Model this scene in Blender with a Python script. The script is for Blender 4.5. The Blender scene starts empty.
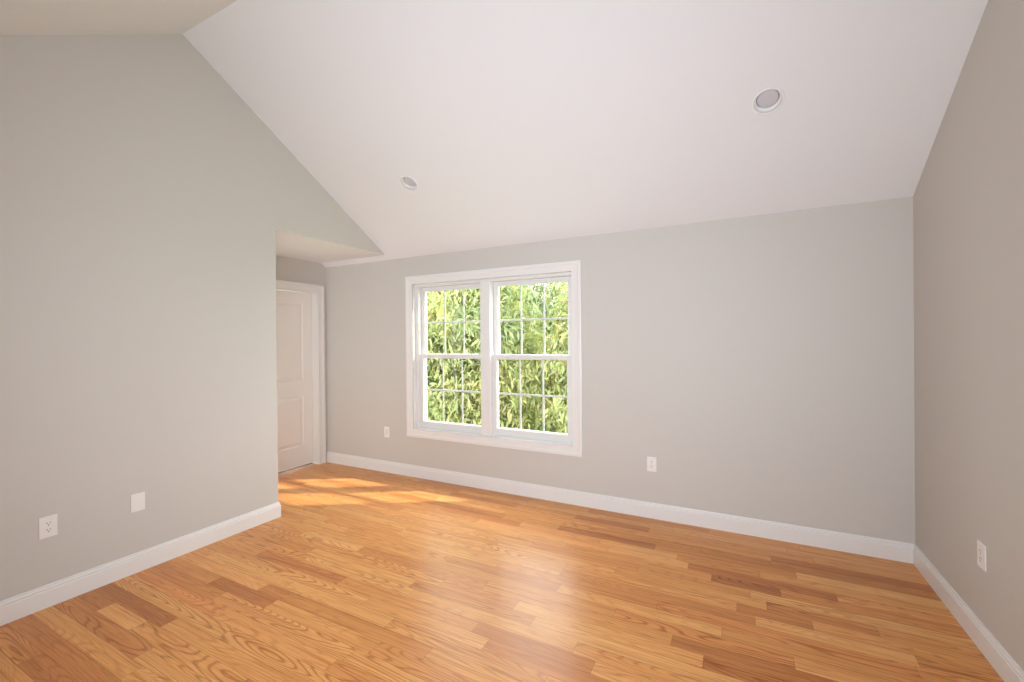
import bpy, bmesh, math, random
import numpy as np
from mathutils import Vector, Matrix

D = bpy.data
SC = bpy.context.scene
COL = SC.collection
random.seed(7)

# ------------------------------------------------------------------ camera, world, sun, fill lamps, exposure
F_PX, YAW, PITCH, ROLL, CAM_H = 438.25, 0.4784, -0.0032, -0.0093, 1.46


def make_camera():
    cy, sy = math.cos(YAW), math.sin(YAW)
    r0, f0, z = Vector((cy, sy, 0)), Vector((-sy, cy, 0)), Vector((0, 0, 1))
    cp, sp = math.cos(PITCH), math.sin(PITCH)
    F = f0 * cp + z * sp
    U0 = -f0 * sp + z * cp
    c, s = math.cos(ROLL), math.sin(ROLL)
    R = r0 * c + U0 * s
    U = U0 * c - r0 * s
    cam = D.cameras.new('camera')
    cam.sensor_width = 36.0
    cam.sensor_fit = 'HORIZONTAL'
    cam.lens = F_PX * 36.0 / 1024.0
    cam.clip_start = 0.02
    o = D.objects.new('camera', cam)
    COL.objects.link(o)
    m = Matrix((R, U, -F)).transposed().to_4x4()
    m.translation = Vector((0, 0, CAM_H))
    o.matrix_world = m
    SC.camera = o


make_camera()

world = D.worlds.new('sky')
SC.world = world
world.use_nodes = True
bg = world.node_tree.nodes['Background']
bg.inputs[0].default_value = (0.94, 0.97, 1.0, 1)
bg.inputs[1].default_value = 9.8

SUN_DIR = Vector((-1.07, -0.62, -1.0)).normalized()
sun = D.lights.new('sun', 'SUN')
sun.energy = 9.0
sun.color = (1.0, 0.90, 0.72)
sun.angle = math.radians(2.2)
so = D.objects.new('sun', sun)
COL.objects.link(so)
so.rotation_euler = SUN_DIR.to_track_quat('-Z', 'Y').to_euler()
so.location = (6, 9, 9)


def area(name, loc, direction, sx, sy, power, color, spread=180):
    l = D.lights.new(name, 'AREA')
    l.shape = 'RECTANGLE'
    l.size, l.size_y = sx, sy
    l.energy = power
    l.color = color
    l.spread = math.radians(spread)
    o = D.objects.new(name, l)
    COL.objects.link(o)
    o.location = loc
    o.rotation_euler = Vector(direction).to_track_quat('-Z', 'Z').to_euler()
    return o


# added fill lamp, out of view, set in the opening behind the camera
area('rear_fill', (-0.40, -0.53, 1.30), (-0.41, 1.0, 0.13), 2.2, 1.5, 79, (0.89, 0.965, 1.06), 132)
# added unseen lamp that brightens the alcove from past its end
area('alcove_fill', (-3.98, 1.36, 1.15), (0.08, 1.0, 0.0), 0.7, 1.8, 10, (1.0, 0.98, 0.94), 160)

vs = SC.view_settings
SC.display_settings.display_device = 'sRGB'
vs.view_transform = 'Standard'
vs.look = 'None'
vs.exposure = 0.0
vs.gamma = 1.0
vs.use_curve_mapping = False
SC.cycles.max_bounces = 12
SC.cycles.diffuse_bounces = 8
SC.cycles.transparent_max_bounces = 16

# ------------------------------------------------------------------ room dimensions (metres)
XL, XA, XR = -3.4234, -4.4448, 0.9945          # partition, far alcove wall, right wall
YE, YB, YR, YN = 2.3394, 3.6798, 1.6649, -0.35  # partition end, back wall, ridge, rear wall
ZW, ZS, SL = 2.3542, 2.3983, 0.6219            # back wall top, alcove soffit, roof slope
YS = YB - (ZS - ZW) / SL
ZR = ZW + SL * (YB - YR)
BACK_T = 0.17


def slope(y):
    return ZW + SL * (YB - y) if y > YR else ZR - SL * (YR - y)


# ------------------------------------------------------------------ materials
def mat(name, color=(0.8, 0.8, 0.8), rough=0.5, spec=0.5, metallic=0.0):
    m = D.materials.new(name)
    m.use_nodes = True
    p = m.node_tree.nodes['Principled BSDF']
    p.inputs['Base Color'].default_value = (*color, 1)
    p.inputs['Roughness'].default_value = rough
    p.inputs['Specular IOR Level'].default_value = spec
    p.inputs['Metallic'].default_value = metallic
    return m


class NT:
    """small helper for node graphs"""
    def __init__(self, m):
        self.t = m.node_tree
        self.p = m.node_tree.nodes.get('Principled BSDF')

    def n(self, kind, **kw):
        nd = self.t.nodes.new(kind)
        for k, v in kw.items():
            setattr(nd, k, v)
        return nd

    def l(self, a, b):
        self.t.links.new(a, b)

    def math(self, op, a, b=None, clamp=False):
        nd = self.n('ShaderNodeMath', operation=op, use_clamp=clamp)
        for i, v in enumerate((a, b)):
            if v is None:
                continue
            if isinstance(v, (int, float)):
                nd.inputs[i].default_value = v
            else:
                self.l(v, nd.inputs[i])
        return nd.outputs[0]

    def mix(self, fac, a, b, mode='MIX'):
        nd = self.n('ShaderNodeMix', data_type='RGBA', blend_type=mode)
        for sock, v in ((nd.inputs[0], fac), (nd.inputs[6], a), (nd.inputs[7], b)):
            if isinstance(v, (int, float)):
                sock.default_value = v
            elif isinstance(v, tuple):
                sock.default_value = (*v, 1) if len(v) == 3 else v
            else:
                self.l(v, sock)
        return nd.outputs[2]

    def ramp(self, fac, stops):
        nd = self.n('ShaderNodeValToRGB')
        e = nd.color_ramp.elements
        while len(e) > 1:
            e.remove(e[-1])
        e[0].position, e[0].color = stops[0][0], (*stops[0][1], 1)
        for pos, c in stops[1:]:
            x = e.new(pos)
            x.color = (*c, 1)
        self.l(fac, nd.inputs[0])
        return nd.outputs[0]

    def noise(self, vec, scale=1.0, detail=2.0, rough=0.5, dist=0.0):
        nd = self.n('ShaderNodeTexNoise')
        nd.inputs['Scale'].default_value = scale
        nd.inputs['Detail'].default_value = detail
        nd.inputs['Roughness'].default_value = rough
        nd.inputs['Distortion'].default_value = dist
        self.l(vec, nd.inputs['Vector'])
        return nd.outputs[0]


def paint(name, color, rough, bump):
    m = mat(name, color, rough, 0.3)
    g = NT(m)
    geo = g.n('ShaderNodeNewGeometry')
    nz = g.noise(geo.outputs['Position'], 190, 2)
    b = g.n('ShaderNodeBump')
    b.inputs['Strength'].default_value = bump
    b.inputs['Distance'].default_value = 0.001
    g.l(nz, b.inputs['Height'])
    g.l(b.outputs[0], g.p.inputs['Normal'])
    return m


WALL = paint('wall_paint', (0.565, 0.545, 0.508), 0.55, 0.12)
CEIL = paint('ceiling_paint', (0.760, 0.770, 0.785), 0.75, 0.10)
TRIM = mat('trim_paint', (0.760, 0.750, 0.730), 0.32, 0.5)
DOORM = mat('door_paint', (0.86, 0.85, 0.83), 0.35, 0.5)
VINYL = mat('window_vinyl', (0.72, 0.72, 0.71), 0.35, 0.5)
PLATE = mat('plate_plastic', (0.80, 0.775, 0.755), 0.3, 0.5)
DARK = mat('slot_dark', (0.03, 0.028, 0.026), 0.6, 0.2)
SCREW = mat('screw_white', (0.70, 0.68, 0.66), 0.3, 0.5)
RING = mat('light_trim_white', (0.80, 0.80, 0.80), 0.35, 0.5)
BAFFLE = mat('light_baffle', (0.78, 0.78, 0.78), 0.45, 0.4)
GAP = mat('light_gap', (0.10, 0.10, 0.105), 0.5, 0.3)
LENS = mat('light_lens_frosted', (0.56, 0.55, 0.575), 0.35, 0.5)
BARK = mat('bark', (0.12, 0.10, 0.08), 0.9, 0.1)
LAWN = mat('lawn', (0.10, 0.17, 0.04), 0.9, 0.1)
SEAM = mat('floor_seam', (0.20, 0.095, 0.035), 0.6, 0.2)


def glass_mat():
    m = D.materials.new('window_glass')
    m.use_nodes = True
    g = NT(m)
    g.t.nodes.remove(g.p)
    out = g.t.nodes['Material Output']
    tr = g.n('ShaderNodeBsdfTransparent')
    tr.inputs[0].default_value = (0.97, 0.985, 0.97, 1)
    gl = g.n('ShaderNodeBsdfGlossy')
    gl.inputs['Roughness'].default_value = 0.02
    fr = g.n('ShaderNodeFresnel')
    fr.inputs[0].default_value = 1.45
    mx = g.n('ShaderNodeMixShader')
    geo = g.n('ShaderNodeNewGeometry')
    g.l(g.math('MULTIPLY', fr.outputs[0], g.math('SUBTRACT', 1.0, geo.outputs['Backfacing'])), mx.inputs[0])
    g.l(tr.outputs[0], mx.inputs[1])
    g.l(gl.outputs[0], mx.inputs[2])
    g.l(mx.outputs[0], out.inputs[0])
    return m


GLASS = glass_mat()


def wood_mat():
    m = mat('oak_boards', rough=0.3, spec=0.27)
    g = NT(m)
    at = g.n('ShaderNodeAttribute', attribute_name='board')
    sep = g.n('ShaderNodeSeparateColor')
    g.l(at.outputs['Color'], sep.inputs[0])
    tone, seed, fig = sep.outputs[0], sep.outputs[1], sep.outputs[2]
    geo = g.n('ShaderNodeNewGeometry')
    sx = g.n('ShaderNodeSeparateXYZ')
    g.l(geo.outputs['Position'], sx.inputs[0])
    x = g.math('ADD', sx.outputs[0], g.math('MULTIPLY', seed, 57.0))
    y = g.math('ADD', sx.outputs[1], g.math('MULTIPLY', seed, 131.0))

    def vec(kx, ky):
        c = g.n('ShaderNodeCombineXYZ')
        g.l(g.math('MULTIPLY', x, kx), c.inputs[0])
        g.l(g.math('MULTIPLY', y, ky), c.inputs[1])
        g.l(g.math('MULTIPLY', seed, 19.0), c.inputs[2])
        return c.outputs[0]

    # growth rings: contour lines of a stretched smooth field give the cathedral figure
    field = g.noise(vec(0.85, 8.5), 1.0, 1.2, 0.4, 0.2)
    wob = g.noise(vec(14, 60), 1.0, 2, 0.5)
    ph = g.math('ADD', g.math('MULTIPLY', field, 150.0), g.math('MULTIPLY', wob, 1.7))
    rings = g.math('ADD', g.math('MULTIPLY', g.math('SINE', ph), 0.5), 0.5)
    rings = g.math('POWER', rings, 4.0)
    streak = g.noise(vec(1.8, 105), 1.0, 4, 0.65)
    pores = g.noise(vec(7, 230), 1.0, 2, 0.55)
    broad = g.noise(vec(0.9, 14), 1.0, 2, 0.5)
    t = g.math('ADD', tone, g.math('MULTIPLY', g.math('SUBTRACT', broad, 0.5), 0.55))
    base = g.ramp(t, [(0.0, (0.430, 0.160, 0.048)), (0.28, (0.600, 0.250, 0.078)),
                      (0.55, (0.715, 0.335, 0.108)), (0.80, (0.775, 0.395, 0.138)), (1.0, (0.810, 0.450, 0.175))])
    hue = g.noise(vec(0.0, 0.0), 3.7, 0)
    base = g.mix(g.math('MULTIPLY', g.math('SUBTRACT', hue, 0.45, True), 4.0, True), base, g.mix(1.0, base, (1.03, 0.93, 0.95), 'MULTIPLY'))
    dark = g.mix(1.0, base, (0.62, 0.50, 0.40), 'MULTIPLY')
    k = g.math('MULTIPLY', rings, g.math('ADD', g.math('MULTIPLY', fig, 0.85), 0.14))
    c1 = g.mix(k, base, dark)
    ks = g.math('MULTIPLY', g.math('SUBTRACT', streak, 0.47, True), 4.2, True)
    c2 = g.mix(ks, c1, g.mix(1.0, c1, (0.72, 0.60, 0.48), 'MULTIPLY'))
    kp = g.math('MULTIPLY', g.math('SUBTRACT', pores, 0.56, True), 4.0, True)
    c3 = g.mix(kp, c2, g.mix(1.0, c2, (0.72, 0.61, 0.50), 'MULTIPLY'))
    g.l(c3, g.p.inputs['Base Color'])
    r = g.math('ADD', 0.225, g.math('MULTIPLY', streak, 0.14))
    g.l(r, g.p.inputs['Roughness'])
    b = g.n('ShaderNodeBump')
    b.inputs['Strength'].default_value = 0.06
    b.inputs['Distance'].default_value = 0.002
    g.l(g.noise(vec(2.0, 30), 1.0, 3, 0.6), b.inputs['Height'])
    g.l(b.outputs[0], g.p.inputs['Normal'])
    return m


WOOD = wood_mat()


def leaf_mat(name, stops):
    m = D.materials.new(name)
    m.use_nodes = True
    g = NT(m)
    g.t.nodes.remove(g.p)
    out = g.t.nodes['Material Output']
    at = g.n('ShaderNodeAttribute', attribute_name='tint')
    sp = g.n('ShaderNodeSeparateColor')
    g.l(at.outputs['Color'], sp.inputs[0])
    c = g.ramp(sp.outputs[0], stops)
    df = g.n('ShaderNodeBsdfDiffuse')
    tl = g.n('ShaderNodeBsdfTranslucent')
    gl = g.n('ShaderNodeBsdfGlossy')
    gl.inputs['Roughness'].default_value = 0.35
    g.l(c, df.inputs[0])
    g.l(g.mix(1.0, c, (1.0, 1.0, 0.62), 'MULTIPLY'), tl.inputs[0])
    m1 = g.n('ShaderNodeMixShader')
    m1.inputs[0].default_value = 0.48
    g.l(df.outputs[0], m1.inputs[1])
    g.l(tl.outputs[0], m1.inputs[2])
    m2 = g.n('ShaderNodeMixShader')
    m2.inputs[0].default_value = 0.03
    g.l(m1.outputs[0], m2.inputs[1])
    g.l(gl.outputs[0], m2.inputs[2])
    g.l(m2.outputs[0], out.inputs[0])
    return m


LEAF = leaf_mat('leaf_yellow_green', [(0.0, (0.140, 0.195, 0.115)), (0.35, (0.205, 0.258, 0.118)),
                                      (0.7, (0.300, 0.328, 0.128)), (0.93, (0.395, 0.370, 0.150)), (1.0, (0.40, 0.31, 0.17))])
LEAF_DEEP = leaf_mat('leaf_green', [(0.0, (0.16, 0.215, 0.135)), (0.5, (0.23, 0.28, 0.145)), (1.0, (0.31, 0.34, 0.165))])


# ------------------------------------------------------------------ object helpers
def link(name, me, m, parent=None):
    o = D.objects.new(name, me)
    COL.objects.link(o)
    for k in (m if isinstance(m, (list, tuple)) else [m]):
        me.materials.append(k)
    if parent is not None:
        o.parent = parent
    return o


def obj(name, bm, m, parent=None, smooth=False):
    me = D.meshes.new(name)
    bmesh.ops.recalc_face_normals(bm, faces=bm.faces)
    bm.to_mesh(me)
    bm.free()
    if smooth:
        for p in me.polygons:
            p.use_smooth = True
    return link(name, me, m, parent)


def empty(name, loc=(0, 0, 0)):
    o = D.objects.new(name, None)
    o.empty_display_size = 0.1
    COL.objects.link(o)
    o.location = loc
    return o


def struct(o, label=None, cat=None):
    o['kind'] = 'structure'
    if label:
        o['label'] = label
    if cat:
        o['category'] = cat
    return o


def tag(o, label, cat, group=None, kind=None):
    o['label'] = label
    o['category'] = cat
    if group:
        o['group'] = group
    if kind:
        o['kind'] = kind
    return o


def add_box(bm, x0, x1, y0, y1, z0, z1):
    v = [bm.verts.new(p) for p in ((x0, y0, z0), (x1, y0, z0), (x1, y1, z0), (x0, y1, z0),
                                   (x0, y0, z1), (x1, y0, z1), (x1, y1, z1), (x0, y1, z1))]
    for f in ((0, 3, 2, 1), (4, 5, 6, 7), (0, 1, 5, 4), (1, 2, 6, 5), (2, 3, 7, 6), (3, 0, 4, 7)):
        bm.faces.new([v[i] for i in f])
    return v


def box(*a, bevel=0.0, seg=2):
    bm = bmesh.new()
    add_box(bm, *a)
    if bevel:
        bmesh.ops.bevel(bm, geom=list(bm.edges), offset=bevel, segments=seg, affect='EDGES', profile=0.5)
    return bm


def add_prism(bm, pts, a0, a1, axis='x'):
    """extrude a polygon; pts are (y,z) for axis x, (x,z) for axis y, (x,y) for axis z"""
    def P(p, a):
        return {'x': (a, p[0], p[1]), 'y': (p[0], a, p[1]), 'z': (p[0], p[1], a)}[axis]
    v0 = [bm.verts.new(P(p, a0)) for p in pts]
    v1 = [bm.verts.new(P(p, a1)) for p in pts]
    bm.faces.new(v0)
    bm.faces.new(v1[::-1])
    n = len(pts)
    for i in range(n):
        bm.faces.new([v0[i], v0[(i + 1) % n], v1[(i + 1) % n], v1[i]])


def sweep(path, prof, prev=None, nxt=None):
    """sweep profile (offset, height) along plan path; offset goes to the left of travel; mitred corners"""
    P = [Vector(p) for p in path]
    ext = [Vector(prev) if prev else None] + P + [Vector(nxt) if nxt else None]
    bm = bmesh.new()
    rings = []
    for i in range(1, len(ext) - 1):
        dirs = []
        if ext[i - 1] is not None:
            dirs.append((ext[i] - ext[i - 1]).normalized())
        if ext[i + 1] is not None:
            dirs.append((ext[i + 1] - ext[i]).normalized())
        ns = [Vector((-d.y, d.x)) for d in dirs]
        if len(ns) == 2:
            m = (ns[0] + ns[1]).normalized()
            m = m / m.dot(ns[0])
        else:
            m = ns[0]
        rings.append([bm.verts.new((ext[i].x + m.x * o, ext[i].y + m.y * o, h)) for o, h in prof])
    k = len(prof)
    for a, b in zip(rings, rings[1:]):
        for j in range(k):
            bm.faces.new([a[j], a[(j + 1) % k], b[(j + 1) % k], b[j]])
    bm.faces.new(rings[0])
    bm.faces.new(rings[-1][::-1])
    return bm


def frame_sweep(a0, a1, z0, z1, prof, place, open_bottom=False):
    """picture-frame moulding round a rectangle; prof = (outward offset, projection); place(a, z, t) -> xyz"""
    bm = bmesh.new()
    rings = []
    for o, t in prof:
        if open_bottom:
            q = [(a0 - o, z0), (a0 - o, z1 + o), (a1 + o, z1 + o), (a1 + o, z0)]
        else:
            q = [(a0 - o, z0 - o), (a0 - o, z1 + o), (a1 + o, z1 + o), (a1 + o, z0 - o)]
        rings.append([bm.verts.new(place(a, z, t)) for a, z in q])
    n = 4
    k = len(prof)
    for i in range(n if not open_bottom else n - 1):
        for j in range(k):
            r, s = rings[j], rings[(j + 1) % k]
            bm.faces.new([r[i], r[(i + 1) % n], s[(i + 1) % n], s[i]])
    if open_bottom:
        bm.faces.new([r[0] for r in rings])
        bm.faces.new([r[-1] for r in rings][::-1])
    return bm


def lathe(prof, n=48, close=False):
    bm = bmesh.new()
    rings = []
    for r, z in prof:
        if r < 1e-6:
            rings.append([bm.verts.new((0, 0, z))])
        else:
            rings.append([bm.verts.new((r * math.cos(2 * math.pi * i / n), r * math.sin(2 * math.pi * i / n), z)) for i in range(n)])
    seq = list(zip(rings, rings[1:]))
    if close:
        seq.append((rings[-1], rings[0]))
    for a, b in seq:
        for i in range(n):
            j = (i + 1) % n
            if len(a) == 1 and len(b) == 1:
                continue
            if len(a) == 1:
                bm.faces.new([a[0], b[i], b[j]])
            elif len(b) == 1:
                bm.faces.new([a[i], a[j], b[0]])
            else:
                bm.faces.new([a[i], a[j], b[j], b[i]])
    return bm


# ------------------------------------------------------------------ floor: oak strips, one mesh, a quad per board
def make_floor():
    rng = random.Random(11)
    W, Y0 = 0.086, 0.0346 - 0.086 * 5
    x_min, x_max = XA - 0.14, XR
    # boards the photograph shows: row index -> (left end, right end, tone, figure)
    fixed = {
        13: [(-3.43, -2.651, 0.10, 0.45), (-2.651, -1.62, 0.60, 0.35)],
        12: [(-3.43, -3.125, 0.16, 0.2), (-3.125, -2.767, 0.82, 0.1), (-2.767, -1.9, 0.62, 0.9)],
        11: [(-3.43, -2.50, 0.34, 0.8), (-2.50, -1.3, 0.66, 0.7)],
        10: [(-3.43, -2.40, 0.58, 0.3), (-2.40, -1.6, 0.72, 0.5)],
        9: [(-3.43, -2.20, 0.26, 0.2), (-2.2, -1.2, 0.5, 0.5)],
        8: [(-3.43, -2.93, 0.52, 0.8), (-2.93, -2.2, 0.24, 0.3)],
        14: [(-3.43, -2.3, 0.70, 0.8), (-2.3, -1.2, 0.60, 1.0)],
        17: [(-3.43, -2.865, 0.42, 0.2), (-2.865, -2.327, 0.10, 0.2), (-2.327, -1.55, 0.60, 0.2), (-1.55, -0.6, 0.45, 0.6)],
        16: [(-3.43, -2.67, 0.36, 0.3), (-2.67, -1.62, 0.72, 0.9), (-1.62, -0.7, 0.62, 0.9)],
        15: [(-3.43, -2.5, 0.55, 0.5), (-2.5, -1.646, 0.66, 0.3), (-1.646, -1.0, 0.40, 0.8)],
        18: [(-3.43, -2.526, 0.78, 0.2), (-2.526, -1.3, 0.32, 0.2), (-1.3, -0.3, 0.6, 0.5)],
        20: [(-3.43, -2.9, 0.5, 0.3), (-2.9, -1.871, 0.72, 0.9), (-1.871, -1.09, 0.62, 0.3), (-1.09, -0.3, 0.30, 0.2)],
        21: [(-3.43, -2.95, 0.45, 0.4), (-2.95, -2.16, 0.24, 0.5), (-2.16, -1.2, 0.46, 0.2)],
        22: [(-3.43, -2.6, 0.56, 0.9), (-2.6, -1.7, 0.78, 0.7), (-1.7, -0.7, 0.7, 0.2)],
        23: [(-3.43, -2.66, 0.46, 0.9), (-2.66, -1.75, 0.80, 0.2), (-1.75, -0.96, 0.44, 0.8), (-0.96, 0.1, 0.85, 0.3)],
        25: [(-3.54, -2.96, 0.62, 0.4), (-2.96, -2.37, 0.86, 0.7), (-2.37, -1.35, 0.32, 0.2), (-1.35, -0.3, 0.6, 0.6)],
        28: [(-3.9, -3.0, 0.78, 0.2), (-3.0, -2.2, 0.66, 0.5), (-2.2, -1.4, 0.74, 0.2)],
        32: [(-3.3, -2.5, 0.80, 0.2), (-2.5, -1.8, 0.7, 0.3)],
        36: [(-1.25, -0.532, 0.14, 0.7), (-0.532, 0.3, 0.44, 0.2)],
        33: [(-1.1, -0.16, 0.62, 0.2), (-0.16, 0.20, 0.12, 0.9), (0.20, 0.99, 0.42, 0.3)],
        30: [(-1.0, -0.022, 0.62, 0.3), (-0.022, 0.32, 0.24, 0.2), (0.32, 0.99, 0.62, 0.4)],
        29: [(-1.0, 0.063, 0.36, 0.2), (0.063, 0.7, 0.82, 0.2)],
        24: [(-1.1, -0.155, 0.70, 0.2), (-0.155, 0.42, 0.16, 0.9)],
        38: [(-0.7, 0.176, 0.60, 0.3), (0.176, 0.99, 0.12, 0.2)],
        27: [(-2.7, -1.73, 0.6, 0.5), (-1.73, -0.95, 0.3, 0.3), (-0.95, -0.087, 0.74, 0.2), (-0.087, 0.99, 0.5, 0.2)],
        26: [(-0.6, 0.209, 0.50, 1.0), (0.209, 0.99, 0.74, 0.3)],
        31: [(-0.7, 0.123, 0.6, 0.2), (0.123, 0.6, 0.36, 1.0)],
        34: [(-0.3, 0.475, 0.26, 0.3), (0.475, 0.99, 0.66, 0.5)],
        35: [(-2.3, -1.55, 0.30, 0.2), (-1.55, -0.9, 0.62, 0.3)],
        39: [(-2.45, -1.75, 0.22, 0.2), (-1.75, -1.2, 0.5, 0.2), (-1.2, -0.62, 0.2, 0.2), (-0.62, 0.42, 0.55, 0.3)],
    }
    boards = []
    y = Y0
    row = -5
    g = 0.0005
    while y < YB + 0.02:
        y1 = min(y + W, YB + 0.02)
        fx = fixed.get(row, [])

        def fill(a, b):
            x = a
            while x < b - 1e-4:
                L = rng.uniform(0.45, 1.25)
                e = x + L
                if b - e < 0.3:
                    e = b
                t = min(0.95, max(0.12, rng.gauss(0.60, 0.14)))
                if rng.random() < 0.08:
                    t = rng.uniform(0.16, 0.3)
                boards.append((x, e, y, y1, t, rng.choice((0.1, 0.15, 0.2, 0.3, 0.3, 0.5, 0.8))))
                x = e
        if fx:
            fill(x_min - rng.uniform(0, 0.6), fx[0][0])
            for a, b, t, f in fx:
                boards.append((a, b, y, y1, t, f))
            if fx[-1][1] < x_max - 0.02:
                fill(fx[-1][1], x_max)
        else:
            fill(x_min - rng.uniform(0, 0.8), x_max)
        y += W
        row += 1
    verts, faces, cols = [], [], []
    for (a, b, c, d, t, f) in boards:
        a, b = max(a, x_min), min(b, x_max)
        if b - a < 0.01:
            continue
        i = len(verts)
        verts += [(a + g, c + g, 0), (b - g, c + g, 0), (b - g, d - g, 0), (a + g, d - g, 0)]
        faces.append((i, i + 1, i + 2, i + 3))
        cols.append((t, rng.random(), f, 1))
    nb = len(faces)
    # dark tongue just below the joints, and the slab under it
    i = len(verts)
    verts += [(x_min, Y0, -0.0012), (x_max, Y0, -0.0012), (x_max, YB + 0.02, -0.0012), (x_min, YB + 0.02, -0.0012),
              (x_min, Y0, -0.15), (x_max, Y0, -0.15), (x_max, YB + 0.02, -0.15), (x_min, YB + 0.02, -0.15)]
    for q in ((0, 1, 2, 3), (7, 6, 5, 4), (0, 4, 5, 1), (1, 5, 6, 2), (2, 6, 7, 3), (3, 7, 4, 0)):
        faces.append(tuple(i + k for k in q))
        cols.append((0, 0, 0, 1))
    me = D.meshes.new('floor')
    me.from_pydata(verts, [], faces)
    at = me.color_attributes.new('board', 'FLOAT_COLOR', 'CORNER')
    arr = np.repeat(np.array(cols, dtype=np.float32), 4, axis=0)
    at.data.foreach_set('color', arr.ravel())
    o = link('floor', me, [WOOD, SEAM])
    idx = np.zeros(len(faces), dtype=np.int32)
    idx[nb:] = 1
    me.polygons.foreach_set('material_index', idx)
    me.update()
    struct(o, 'honey coloured oak strip floor running parallel to the window wall', 'floor')


make_floor()

# ------------------------------------------------------------------ walls and ceiling
OX0, OX1, OZ0, OZ1 = -3.102, -1.310, 0.518, 2.058   # window opening inside the casing


def make_walls():
    # back wall with the window hole
    hx0, hx1, hz0, hz1 = OX0 - 0.02, OX1 + 0.02, OZ0 - 0.02, OZ1 + 0.02
    bm = bmesh.new()
    x0, x1, y0, y1 = XA - 0.12, XR + 0.12, YB, YB + BACK_T
    add_box(bm, x0, hx0, y0, y1, -0.15, ZW)
    add_box(bm, hx1, x1, y0, y1, -0.15, ZW)
    add_box(bm, hx0, hx1, y0, y1, -0.15, hz0)
    add_box(bm, hx0, hx1, y0, y1, hz1, ZW)
    struct(obj('wall_back', bm, WALL), 'pale greige wall around the twin window, under the low edge of the ceiling', 'wall')
    # partition on the left with its gable top
    bm = bmesh.new()
    pts = [(YN, 0), (YE, 0), (YE, ZS), (YS, ZS), (YR, ZR), (YN, slope(YN))]
    add_prism(bm, pts, XL - 0.12, XL, 'x')
    struct(obj('wall_left', bm, WALL), 'pale greige gable wall with blank plate, ending at the door alcove', 'wall')
    # right gable wall
    bm = bmesh.new()
    pts = [(YN - 0.12, 0), (YB, 0), (YB, ZW), (YR, ZR), (YN - 0.12, slope(YN - 0.12))]
    add_prism(bm, pts, XR, XR + 0.12, 'x')
    struct(obj('wall_right', bm, WALL), 'greige gable wall meeting the window wall at the right corner', 'wall')
    # alcove wall with the door hole
    bm = bmesh.new()
    x0, x1 = XA - 0.12, XA
    dy0, dy1, dz = 2.745, 3.572, 2.052
    add_box(bm, x0, x1, 1.38, dy0, 0, ZS)
    add_box(bm, x0, x1, dy1, YB, 0, ZS)
    add_box(bm, x0, x1, dy0, dy1, dz, ZS)
    struct(obj('wall_alcove', bm, WALL), 'shaded greige alcove wall around the white door', 'wall')
    bm = bmesh.new()
    add_box(bm, XA, XA + 0.06, 1.38, 1.5, 0, ZS)
    add_box(bm, XL - 0.18, XL - 0.12, 1.38, 1.5, 0, ZS)
    add_box(bm, XA + 0.06, XL - 0.18, 1.38, 1.5, 2.10, ZS)
    add_box(bm, XA - 0.12, XL - 0.12, 0.2, 0.3, 0, ZS)  # box and opening added around the unseen alcove lamp
    add_box(bm, XA - 0.12, XA, 0.3, 1.38, 0, ZS)
    add_box(bm, XA, XL - 0.12, 0.3, 1.5, ZS, ZS + 0.05)
    struct(obj('wall_alcove_end', bm, WALL), 'greige end wall of the door alcove with an added opening and box for an unseen fill lamp', 'wall')
    # rear wall, its opening added to let the fill lamp through
    bm = bmesh.new()
    y0, y1 = YN - 0.12, YN
    zt = slope(YN)
    ox0, ox1, oz0, oz1 = -1.60, 0.80, 0.0, 2.10
    add_box(bm, XL - 0.12, ox0, y0, y1, 0, zt)
    add_box(bm, ox1, XR, y0, y1, 0, zt)
    add_box(bm, ox0, ox1, y0, y1, oz1, zt)
    struct(obj('wall_rear', bm, WALL), 'greige wall behind the camera with an opening added for a fill lamp', 'wall')
    # closed shell added beyond it to keep sky light out
    bm = bmesh.new()
    h0, h1, hy = -2.2, XR + 0.12, -2.3
    add_box(bm, h0, h1, hy - 0.1, hy, 0, zt)
    add_box(bm, h0 - 0.1, h0, hy - 0.1, y0, 0, zt)
    add_box(bm, h1, h1 + 0.1, hy - 0.1, y0, 0, zt)
    add_box(bm, h0, h1, hy, y0, zt, zt + 0.1)
    add_box(bm, h0, h1, hy, y0 + 0.12, -0.15, -0.002)
    struct(obj('sky_block_shell', bm, WALL), 'added unseen greige box behind the camera that keeps sky light out', 'wall')
    # vaulted ceiling, both slopes
    bm = bmesh.new()
    T = 0.16
    ye = YB + BACK_T + 0.04
    yn = YN - 0.12
    inner = [(ye, slope(ye)), (YR, ZR), (yn, slope(yn))]
    outer = [(yn, slope(yn) + T), (YR, ZR + T), (ye, slope(ye) + T)]
    add_prism(bm, inner + outer, XA - 0.12, XR + 0.12, 'x')
    ceil = obj('ceiling', bm, CEIL)
    struct(ceil, 'white vaulted ceiling rising from the window wall to a ridge', 'ceiling')
    bm = bmesh.new()
    pts = [(1.5, ZS - 0.002), (YE, ZS - 0.002), (YS, ZS - 0.002), (YS - 0.02, ZS + 0.01), (1.5, ZS + 0.01)]
    add_prism(bm, pts, XA, XL - 0.12, 'x')
    add_box(bm, XL - 0.12, XL + 0.0004, YE + 0.0005, YS, ZS - 0.002, ZS - 0.0004)
    struct(obj('ceiling_alcove', bm, CEIL), 'flat white soffit over the door alcove', 'ceiling')
    return ceil


CEILING = make_walls()

BH, BT = 0.1237, 0.0144
BASE_PROF = [(0, 0), (BT, 0), (BT, 0.092), (0.0128, 0.0945), (0.0105, 0.0955), (0.0105, 0.0985), (0.0118, 0.1015), (0.0112, 0.106),
             (0.0082, 0.1095), (0.0068, 0.1115), (0.0068, 0.1185), (0.0050, BH), (0, BH)]


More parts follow.
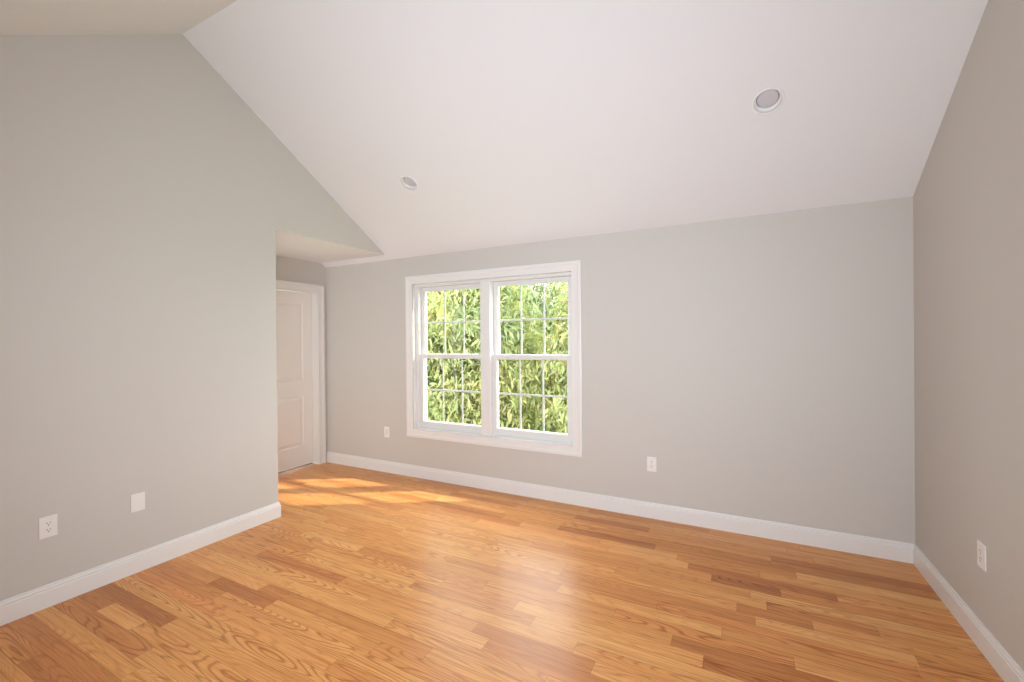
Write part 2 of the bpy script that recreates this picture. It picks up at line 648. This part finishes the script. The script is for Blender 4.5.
def make_baseboards():
    o = obj('baseboard_left', sweep([(XL - 0.12, YE), (XL, YE), (XL, YN)][::-1], [(-a, b) for a, b in BASE_PROF]), TRIM)
    struct(o, 'white baseboard along the left wall, wrapping its free end', 'baseboard')
    o = obj('baseboard_back', sweep([(XR, YB), (XA, YB)], BASE_PROF, prev=(XR, YN)), TRIM)
    struct(o, 'white baseboard under the window', 'baseboard')
    o = obj('baseboard_right', sweep([(XR, YN), (XR, YB)], BASE_PROF, nxt=(XA, YB)), TRIM)
    struct(o, 'white baseboard along the right wall', 'baseboard')


make_baseboards()

# ------------------------------------------------------------------ windows
CASING_PROF = [(0, 0), (0, 0.010), (0.003, 0.012), (0.012, 0.012), (0.016, 0.010), (0.052, 0.013), (0.060, 0.0165),
               (0.066, 0.0185), (0.082, 0.0185), (0.089, 0.016), (0.089, 0)]


def sash(name, parent, x0, x1, z0, z1, yf, top, bottom, stile=0.053, depth=0.035):
    """sash frame with glass and a muntin grid between the panes"""
    gx0, gx1, gz0, gz1 = x0 + stile, x1 - stile, z0 + bottom, z1 - top
    s = 0.008
    bm = bmesh.new()
    prof = []
    # frame as mitred rings: outer back, outer front, inner front, bevel to glass, inner back
    rings = [((x0, x1, z0, z1), yf + depth), ((x0, x1, z0, z1), yf + 0.002), ((x0 + 0.002, x1 - 0.002, z0 + 0.002, z1 - 0.002), yf),
             ((gx0 - s, gx1 + s, gz0 - s, gz1 + s), yf), ((gx0, gx1, gz0, gz1), yf + 0.010),
             ((gx0, gx1, gz0, gz1), yf + depth - 0.004), ((gx0 - 0.004, gx1 + 0.004, gz0 - 0.004, gz1 + 0.004), yf + depth)]
    vr = []
    for (a, b, c, d), y in rings:
        vr.append([bm.verts.new(p) for p in ((a, y, c), (a, y, d), (b, y, d), (b, y, c))])
    k = len(vr)
    for j in range(k):
        r, q = vr[j], vr[(j + 1) % k]
        for i in range(4):
            bm.faces.new([r[i], r[(i + 1) % 4], q[(i + 1) % 4], q[i]])
    o = obj(name, bm, VINYL, parent)
    yg = yf + 0.018
    obj('glass_pane', box(gx0 - 0.003, gx1 + 0.003, yg - 0.0015, yg + 0.0015, gz0 - 0.003, gz1 + 0.003), GLASS, o)
    w, t = 0.0085, 0.003
    for i in (1, 2):
        x = gx0 + (gx1 - gx0) * i / 3
        obj('muntin', box(x - w, x + w, yg + 0.0025, yg + 0.0025 + 2 * t, gz0 - 0.002, gz1 + 0.002, bevel=0.002, seg=1), VINYL, o)
    z = (gz0 + gz1) / 2
    obj('muntin', box(gx0 - 0.002, gx1 + 0.002, yg + 0.002, yg + 0.003 + 2 * t, z - w, z + w, bevel=0.002, seg=1), VINYL, o)
    return o


def make_window(name, label, fx0, fx1, sx0, sx1):
    """double-hung unit: outer frame fx0..fx1, sashes sx0..sx1"""
    w = empty(name, ((fx0 + fx1) / 2, YB + 0.06, OZ0))
    struct(w, label, 'window')
    inv = Matrix.Translation(-w.location)

    def put(o):
        o.data.transform(inv)
        return o
    yf = YB + 0.042
    bm = bmesh.new()
    yo = YB + BACK_T + 0.002
    add_box(bm, fx0, sx0, yf, yo, OZ0, OZ1)
    add_box(bm, sx1, fx1, yf, yo, OZ0, OZ1)
    add_box(bm, sx0, sx1, yf, yo, 2.030, OZ1)
    add_prism(bm, [(yf - 0.012, OZ0), (yf + 0.05, OZ0), (yo + 0.02, OZ0), (yo + 0.02, OZ0 + 0.002), (yf + 0.05, OZ0 + 0.010), (yf - 0.012, OZ0 + 0.008)], sx0, sx1, 'x')
    put(obj('frame', bm, VINYL, w))
    lo = sash('lower_sash', w, sx0 + 0.001, sx1 - 0.001, 0.5265, 1.315, YB + 0.046, 0.047, 0.0755)
    up = sash('upper_sash', w, sx0 + 0.001, sx1 - 0.001, 1.268, 2.029, YB + 0.084, 0.047, 0.050)
    for o in (lo, up):
        put(o)
        for c in o.children:
            put(c)
    return w


make_window('window_1', 'left half of the white twin window, double hung with grid', OX0, -2.228, -3.055, -2.230)
make_window('window_2', 'right half of the white twin window, double hung with grid', -2.200, OX1, -2.153, -1.328)


def make_window_trim():
    o = obj('trim_1', frame_sweep(OX0, OX1, OZ0, OZ1, CASING_PROF, lambda a, z, t: (a, YB - t, z)), TRIM)
    struct(o, 'white picture-frame casing around the twin window', 'window trim')
    # jamb extension lining the hole between casing and window frame
    bm = bmesh.new()
    y0, y1 = YB - 0.009, YB + 0.042
    t = 0.018
    add_box(bm, OX0 - t, OX0, y0, y1 + 0.02, OZ0 - t, OZ1 + t)
    add_box(bm, OX1, OX1 + t, y0, y1 + 0.02, OZ0 - t, OZ1 + t)
    add_box(bm, OX0, OX1, y0, y1 + 0.02, OZ1, OZ1 + t)
    add_box(bm, OX0, OX1, y0, y1 + 0.02, OZ0 - t, OZ0)
    struct(obj('trim_2', bm, TRIM), 'white jamb lining inside the window casing', 'window trim')
    bm = box(-2.270, -2.160, YB + 0.020, YB + 0.045, OZ0, OZ1, bevel=0.002, seg=1)
    add_box(bm, -2.2275, -2.2005, YB + 0.045, YB + BACK_T + 0.02, OZ0, OZ1)
    struct(obj('trim_3', bm, TRIM), 'white mullion post between the two window halves', 'window trim')


make_window_trim()


# ------------------------------------------------------------------ door in the alcove
def make_door():
    y0, y1, zt = 2.765, 3.552, 2.036         # clear opening
    xf = XA - 0.095                          # face of the leaf
    d = empty('door_1', (XA - 0.115, (y0 + y1) / 2, 0))
    struct(d, 'white two-panel door in the alcove beyond the left wall', 'door')
    inv = Matrix.Translation(-d.location)
    # jamb
    bm = bmesh.new()
    t = 0.02
    x0, x1 = XA - 0.14, XA + 0.001
    add_box(bm, x0, x1, y0 - t, y0, 0, zt + t)
    add_box(bm, x0, x1, y1, y1 + t, 0, zt + t)
    add_box(bm, x0, x1, y0, y1, zt, zt + t)
    o = obj('jamb', bm, TRIM, d)
    o.data.transform(inv)
    # casing
    o = obj('casing', frame_sweep(y0 - 0.006, y1 + 0.006, 0, zt + 0.006, CASING_PROF, lambda a, z, t: (XA + t, a, z), True), TRIM, d)
    o.data.transform(inv)
    # leaf with two moulded panels
    g = 0.003
    a0, a1, b0, b1 = y0 + g, y1 - g, 0.014, zt - g
    py0, py1 = a0 + 0.112, a1 - 0.112
    panels = [(0.236, 0.830), (1.012, 1.912)]
    bm = bmesh.new()
    ys = [a0, py0, py1, a1]
    zs = [b0, panels[0][0], panels[0][1], panels[1][0], panels[1][1], b1]
    grid = [[bm.verts.new((xf, y, z)) for z in zs] for y in ys]
    back = [[bm.verts.new((xf - 0.035, y, z)) for z in zs] for y in ys]
    for i in range(3):
        for j in range(5):
            if not (i == 1 and j in (1, 3)):
                bm.faces.new([grid[i][j], grid[i + 1][j], grid[i + 1][j + 1], grid[i][j + 1]])
            bm.faces.new([back[i][j], back[i][j + 1], back[i + 1][j + 1], back[i + 1][j]])
    for j in (1, 3):
        ring = [grid[1][j], grid[2][j], grid[2][j + 1], grid[1][j + 1]]
        for off, dx in ((0.006, -0.004), (0.014, -0.009), (0.026, -0.009), (0.036, -0.006), (0.052, -0.003)):
            nr = []
            sy = (1, -1, -1, 1)
            sz = (1, 1, -1, -1)
            base = [(py0, zs[j]), (py1, zs[j]), (py1, zs[j + 1]), (py0, zs[j + 1])]
            for q in range(4):
                nr.append(bm.verts.new((xf + dx, base[q][0] + sy[q] * off, base[q][1] + sz[q] * off)))
            for q in range(4):
                bm.faces.new([ring[q], ring[(q + 1) % 4], nr[(q + 1) % 4], nr[q]])
            ring = nr
        bm.faces.new(ring)
    n = len(ys)
    m = len(zs)
    for i in range(n - 1):
        bm.faces.new([grid[i][0], back[i][0], back[i + 1][0], grid[i + 1][0]])
        bm.faces.new([grid[i][m - 1], grid[i + 1][m - 1], back[i + 1][m - 1], back[i][m - 1]])
    for j in range(m - 1):
        bm.faces.new([grid[0][j], grid[0][j + 1], back[0][j + 1], back[0][j]])
        bm.faces.new([grid[n - 1][j], back[n - 1][j], back[n - 1][j + 1], grid[n - 1][j + 1]])
    o = obj('door_leaf', bm, DOORM, d)
    o.data.transform(inv)
    # near-black strip, shade of the gap under the leaf put into colour
    o = obj('gap_shade', box(XA - 0.15, xf - 0.006, y0, y1, 0.0, 0.004), DARK, d)
    o.data.transform(inv)


make_door()


# ------------------------------------------------------------------ recessed lights in the far slope
def make_lights():
    nrm = Vector((0, -SL, -1)).normalized()
    rot = nrm.to_track_quat('Z', 'X').to_matrix().to_4x4()
    spots = [(0.156, 2.932, 'white round recessed ceiling light high on the slope toward the right wall'),
             (-2.512, 2.945, 'white round recessed ceiling light on the slope above the left half of the window')]
    # cut the holes
    for x, y, _ in spots:
        cut = lathe([(0, -0.06), (0.0705, -0.06), (0.0705, 0.03), (0, 0.03)], 48)
        me = D.meshes.new('cut')
        bmesh.ops.recalc_face_normals(cut, faces=cut.faces)
        cut.to_mesh(me)
        cut.free()
        co = D.objects.new('cut', me)
        COL.objects.link(co)
        co.matrix_world = Matrix.Translation((x, y, slope(y))) @ rot
        md = CEILING.modifiers.new('hole', 'BOOLEAN')
        md.object = co
        md.operation = 'DIFFERENCE'
        md.solver = 'EXACT'
        bpy.context.view_layer.update()
        dg = bpy.context.evaluated_depsgraph_get()
        new = D.meshes.new_from_object(CEILING.evaluated_get(dg))
        CEILING.modifiers.clear()
        old = CEILING.data
        CEILING.data = new
        new.name = 'ceiling'
        D.meshes.remove(old)
        D.objects.remove(co)
    for i, (x, y, lab) in enumerate(spots):
        if i == 0:
            e = empty('recessed_light')
            obj('trim_ring', lathe([(0.0835, 0.0), (0.0825, 0.0035), (0.078, 0.0055), (0.0715, 0.0045), (0.0690, 0.0)], close=True), RING, e, True)
            obj('baffle', lathe([(0.0690, 0.001), (0.0570, -0.028), (0.0570, -0.042), (0.0690, -0.042)], close=True), BAFFLE, e, True)
            obj('housing', lathe([(0.0572, -0.0385), (0.0, -0.0385), (0.0, -0.0405), (0.0572, -0.0405)]), GAP, e)
            obj('lens', lathe([(0.0, -0.0225), (0.03, -0.0232), (0.0510, -0.0255), (0.0540, -0.028), (0.0540, -0.036), (0, -0.036)]), LENS, e, True)
            first = e
        else:
            e = first.copy()
            COL.objects.link(e)
            for c in list(first.children):
                k = c.copy()
                COL.objects.link(k)
                k.parent = e
        e.matrix_world = Matrix.Translation((x, y, slope(y))) @ rot
        tag(e, lab, 'ceiling light', 'recessed lights in the sloped ceiling')


make_lights()


# ------------------------------------------------------------------ wall plates (built facing -Y, centred at the origin)
def face_xz(pts, y0, y1):
    bm = bmesh.new()
    add_prism(bm, pts, y0, y1, 'y')
    return bm


def duplex():
    e = empty('wall_outlet')
    obj('cover_plate', box(-0.0375, 0.0375, -0.0062, 0, -0.059, 0.059, bevel=0.0024, seg=3), PLATE, e)
    for s in (1, -1):
        zc = s * 0.0182
        pts = []
        for a in range(24):
            th = 2 * math.pi * a / 24
            px, pz = 0.0172 * math.cos(th), 0.0172 * math.sin(th)
            pts.append((px, zc + max(-0.0135, min(0.0135, pz))))
        cl = []
        for p in pts:
            if not cl or (abs(p[0] - cl[-1][0]) + abs(p[1] - cl[-1][1])) > 1e-6:
                cl.append(p)
        r = obj('receptacle', face_xz(cl, -0.0076, -0.005), PLATE, e)
        obj('slot', box(-0.0076, -0.0050, -0.0079, -0.0070, zc + 0.0005, zc + 0.0080), DARK, r)
        obj('slot', box(0.0050, 0.0076, -0.0079, -0.0070, zc + 0.0010, zc + 0.0080), DARK, r)
        obj('ground_hole', face_xz([(0.0029 * math.cos(2 * math.pi * a / 12), zc - 0.0070 + 0.0029 * math.sin(2 * math.pi * a / 12)) for a in range(12)], -0.0079, -0.0070), DARK, r)
    obj('screw', face_xz([(0.0028 * math.cos(2 * math.pi * a / 12), 0.0028 * math.sin(2 * math.pi * a / 12)) for a in range(12)], -0.0072, -0.005), SCREW, e)
    return e


def copy_tree(o, parent=None):
    c = o.copy()
    COL.objects.link(c)
    if parent:
        c.parent = parent
    for ch in list(o.children):
        copy_tree(ch, c)
    return c


def place(o, loc, rz):
    o.location = loc
    o.rotation_euler = (0, 0, rz)


def make_plates():
    GR = 'duplex outlets low on the walls'
    a = duplex()
    b = copy_tree(a)
    c = copy_tree(a)
    place(a, (XL, 0.970, 0.443), math.pi / 2)
    tag(a, 'white duplex outlet on the left wall, left of the blank plate', 'outlet', GR)
    place(b, (-0.638, YB, 0.437), 0)
    tag(b, 'white duplex outlet on the window wall, to the right of the window', 'outlet', GR)
    place(c, (XR, 2.800, 0.438), -math.pi / 2)
    tag(c, 'white duplex outlet on the right wall near the corner', 'outlet', GR)
    # decorator-style outlet beside the window
    e = empty('wall_outlet')
    obj('cover_plate', box(-0.0375, 0.0375, -0.0062, 0, -0.059, 0.059, bevel=0.0024, seg=3), PLATE, e)
    obj('receptacle', box(-0.0165, 0.0165, -0.0072, -0.004, -0.0333, 0.0333, bevel=0.001, seg=1), SCREW, e)
    place(e, (-3.484, YB, 0.446), 0)
    tag(e, 'small white outlet with a rectangular insert on the window wall, between alcove and window', 'outlet')
    # blank cover
    e = empty('blank_plate')
    obj('cover_plate', box(-0.0375, 0.0375, -0.0065, 0, -0.0575, 0.0575, bevel=0.003, seg=3), PLATE, e)
    for s in (1, -1):
        obj('screw', face_xz([(0.0026 * math.cos(2 * math.pi * q / 12), s * 0.0415 + 0.0026 * math.sin(2 * math.pi * q / 12)) for q in range(12)], -0.0069, -0.005), PLATE, e)
    place(e, (XL, 1.380, 0.443), math.pi / 2)
    tag(e, 'blank white cover plate on the left wall, right of the outlet', 'cover plate')


make_plates()

# ------------------------------------------------------------------ outside: ground and trees
GZ = -3.2


def make_ground():
    bm = bmesh.new()
    add_box(bm, -40, 30, YB + 0.6, 60, GZ - 0.3, GZ)
    o = obj('ground', bm, LAWN)
    struct(o, 'grass lawn far below the window', 'ground')


make_ground()


def tube(bm, pts, radii, n=8):
    rings = []
    for i, p in enumerate(pts):
        d = (pts[min(i + 1, len(pts) - 1)] - pts[max(i - 1, 0)]).normalized()
        u = d.orthogonal().normalized()
        v = d.cross(u)
        rings.append([bm.verts.new(p + (u * math.cos(2 * math.pi * k / n) + v * math.sin(2 * math.pi * k / n)) * radii[i]) for k in range(n)])
    for a, b in zip(rings, rings[1:]):
        best = min(range(n), key=lambda s: sum((a[k].co - b[(k + s) % n].co).length for k in range(n)))
        for k in range(n):
            bm.faces.new([a[k], a[(k + 1) % n], b[(k + 1 + best) % n], b[(k + best) % n]])
    bm.faces.new(rings[0])
    bm.faces.new(rings[-1][::-1])


def leaves_mesh(rs, centres, size, per, tint_c, spread):
    """per leaves hang off every twig centre; each leaf is a folded lance of three quads' outline"""
    n = len(centres) * per
    C = np.repeat(centres, per, axis=0) + rs.normal(0, spread, (n, 3))
    az = rs.uniform(0, 2 * np.pi, n)
    el = rs.normal(-0.7, 0.55, n)
    d = np.stack([np.cos(az) * np.cos(el), np.sin(az) * np.cos(el), np.sin(el)], 1)
    r = rs.normal(0, 1, (n, 3))
    w = np.cross(d, r)
    w /= np.linalg.norm(w, axis=1, keepdims=True) + 1e-9
    nn = np.cross(w, d)
    L = (size * rs.uniform(0.65, 1.3, n))[:, None]
    W = L * rs.uniform(0.10, 0.145, n)[:, None]
    droop = np.array([0, 0, -1.0])[None] * L * 0.14
    p0 = C
    p1 = C + d * L * 0.45 + nn * L * 0.04
    p2 = C + d * L + droop
    l1 = C + d * L * 0.38 + w * W
    r1 = C + d * L * 0.38 - w * W
    l2 = C + d * L * 0.72 + w * W * 0.72 + droop * 0.4
    r2 = C + d * L * 0.72 - w * W * 0.72 + droop * 0.4
    V = np.stack([p0, l1, p1, r1, l2, r2, p2], 1).reshape(-1, 3)
    base = (np.arange(n) * 7)[:, None]
    F = np.concatenate([base + np.array([[0, 2, 1, 0]])[:, :0], base + np.array([[0, 3, 2, 1]]), base + np.array([[1, 2, 6, 4]]), base + np.array([[2, 3, 5, 6]])], 1).reshape(-1, 4)
    t = np.clip(np.repeat(tint_c, per) + rs.normal(0, 0.13, n), 0, 1)
    return V, F, np.repeat(t, 3)


def build_leaves(name, V, F, T, m, parent):
    me = D.meshes.new(name)
    me.vertices.add(len(V))
    me.vertices.foreach_set('co', V.astype(np.float32).ravel())
    me.loops.add(F.size)
    me.loops.foreach_set('vertex_index', F.astype(np.int32).ravel())
    me.polygons.add(len(F))
    me.polygons.foreach_set('loop_start', np.arange(0, F.size, 4, dtype=np.int32))
    me.update(calc_edges=True)
    at = me.color_attributes.new('tint', 'FLOAT_COLOR', 'CORNER')
    c = np.ones((F.size, 4), dtype=np.float32)
    c[:, 0] = np.repeat(T, 4)
    at.data.foreach_set('color', c.ravel())
    me.validate()
    return link(name, me, m, parent)


def make_tree(seed, x, y, rx, ry, z0, z1, twigs, size, leafm, label, tint=0.55):
    rs = np.random.RandomState(seed)
    rng = random.Random(seed)
    t = empty('tree', (x, y, GZ))
    tag(t, label, 'tree', 'leafy trees outside the window')
    H = z1 - GZ
    bm = bmesh.new()
    pts = [Vector((0, 0, -0.05))]
    for i in range(1, 9):
        pts.append(Vector((rng.gauss(0, 0.06) * i * 0.5, rng.gauss(0, 0.06) * i * 0.5, H * 0.92 * i / 8)))
    tube(bm, pts, [0.17 * (1 - 0.105 * i) for i in range(9)], 10)
    obj('trunk', bm, BARK, t, True)
    zc0, zc1 = z0 - GZ, z1 - GZ
    for i in range(14):
        h = zc0 + (zc1 - zc0) * (0.02 + 0.85 * i / 14)
        a = i * 2.4 + rng.uniform(-0.4, 0.4)
        k = math.sqrt(max(0.05, 1 - ((h - (zc0 + zc1) / 2) / ((zc1 - zc0) / 2)) ** 2))
        root = pts[min(8, max(0, int(round(h / (H * 0.92) * 8)) - 1))]
        tip = Vector((math.cos(a) * rx * k * 0.85, math.sin(a) * ry * k * 0.85, h + 0.7))
        mid = root.lerp(tip, 0.5) + Vector((0, 0, 0.25))
        bm = bmesh.new()
        tube(bm, [root, root.lerp(mid, 0.6), mid, mid.lerp(tip, 0.5) + Vector((0, 0, 0.08)), tip], [0.05, 0.04, 0.03, 0.02, 0.008], 6)
        obj('branch', bm, BARK, t, True)
    # twig centres spread through the crown, denser toward its surface
    u = rs.normal(0, 1, (twigs, 3))
    u /= np.linalg.norm(u, axis=1, keepdims=True)
    rad = rs.uniform(0.10, 1.0, twigs) ** 0.45
    lump = 1 + 0.16 * np.sin(u[:, 0] * 5 + seed) * np.cos(u[:, 2] * 6 + seed * 2)
    C = u * (rad * lump)[:, None] * np.array([rx, ry, (z1 - z0) / 2])
    C[:, 2] += (zc0 + zc1) / 2
    tc = np.clip(tint + 0.20 * np.sin(C[:, 0] * 2.1 + seed) * np.sin(C[:, 2] * 1.9 + 1.3 * seed) + rs.normal(0, 0.13, twigs), 0, 1)
    V, F, T = leaves_mesh(rs, C, size, 10, tc, 0.08)
    f = build_leaves('foliage', V, F, T, leafm, t)
    f['kind'] = 'stuff'
    return t


make_tree(3, -4.4, 6.9, 1.4, 1.3, -1.7, 3.1, 4000, 0.142, LEAF, 'yellow-green tree close to the window, seen through its right half', 0.60)
make_tree(5, -7.4, 7.6, 1.6, 1.4, -1.8, 3.9, 4300, 0.148, LEAF, 'bright green drooping tree seen through the left half of the window', 0.54)
make_tree(8, -1.72, 7.2, 1.2, 1.2, -1.6, 3.55, 3100, 0.142, LEAF, 'yellowish tree seen at the right edge of the window', 0.68)
make_tree(13, -9.8, 12.0, 2.2, 2.0, -2.4, 4.8, 3600, 0.21, LEAF_DEEP, 'darker green tree farther off, behind the drooping one', 0.55)
make_tree(17, -5.2, 11.2, 2.1, 1.9, -2.4, 3.4, 3600, 0.20, LEAF_DEEP, 'darker green tree farther off, behind the yellow-green one', 0.55)
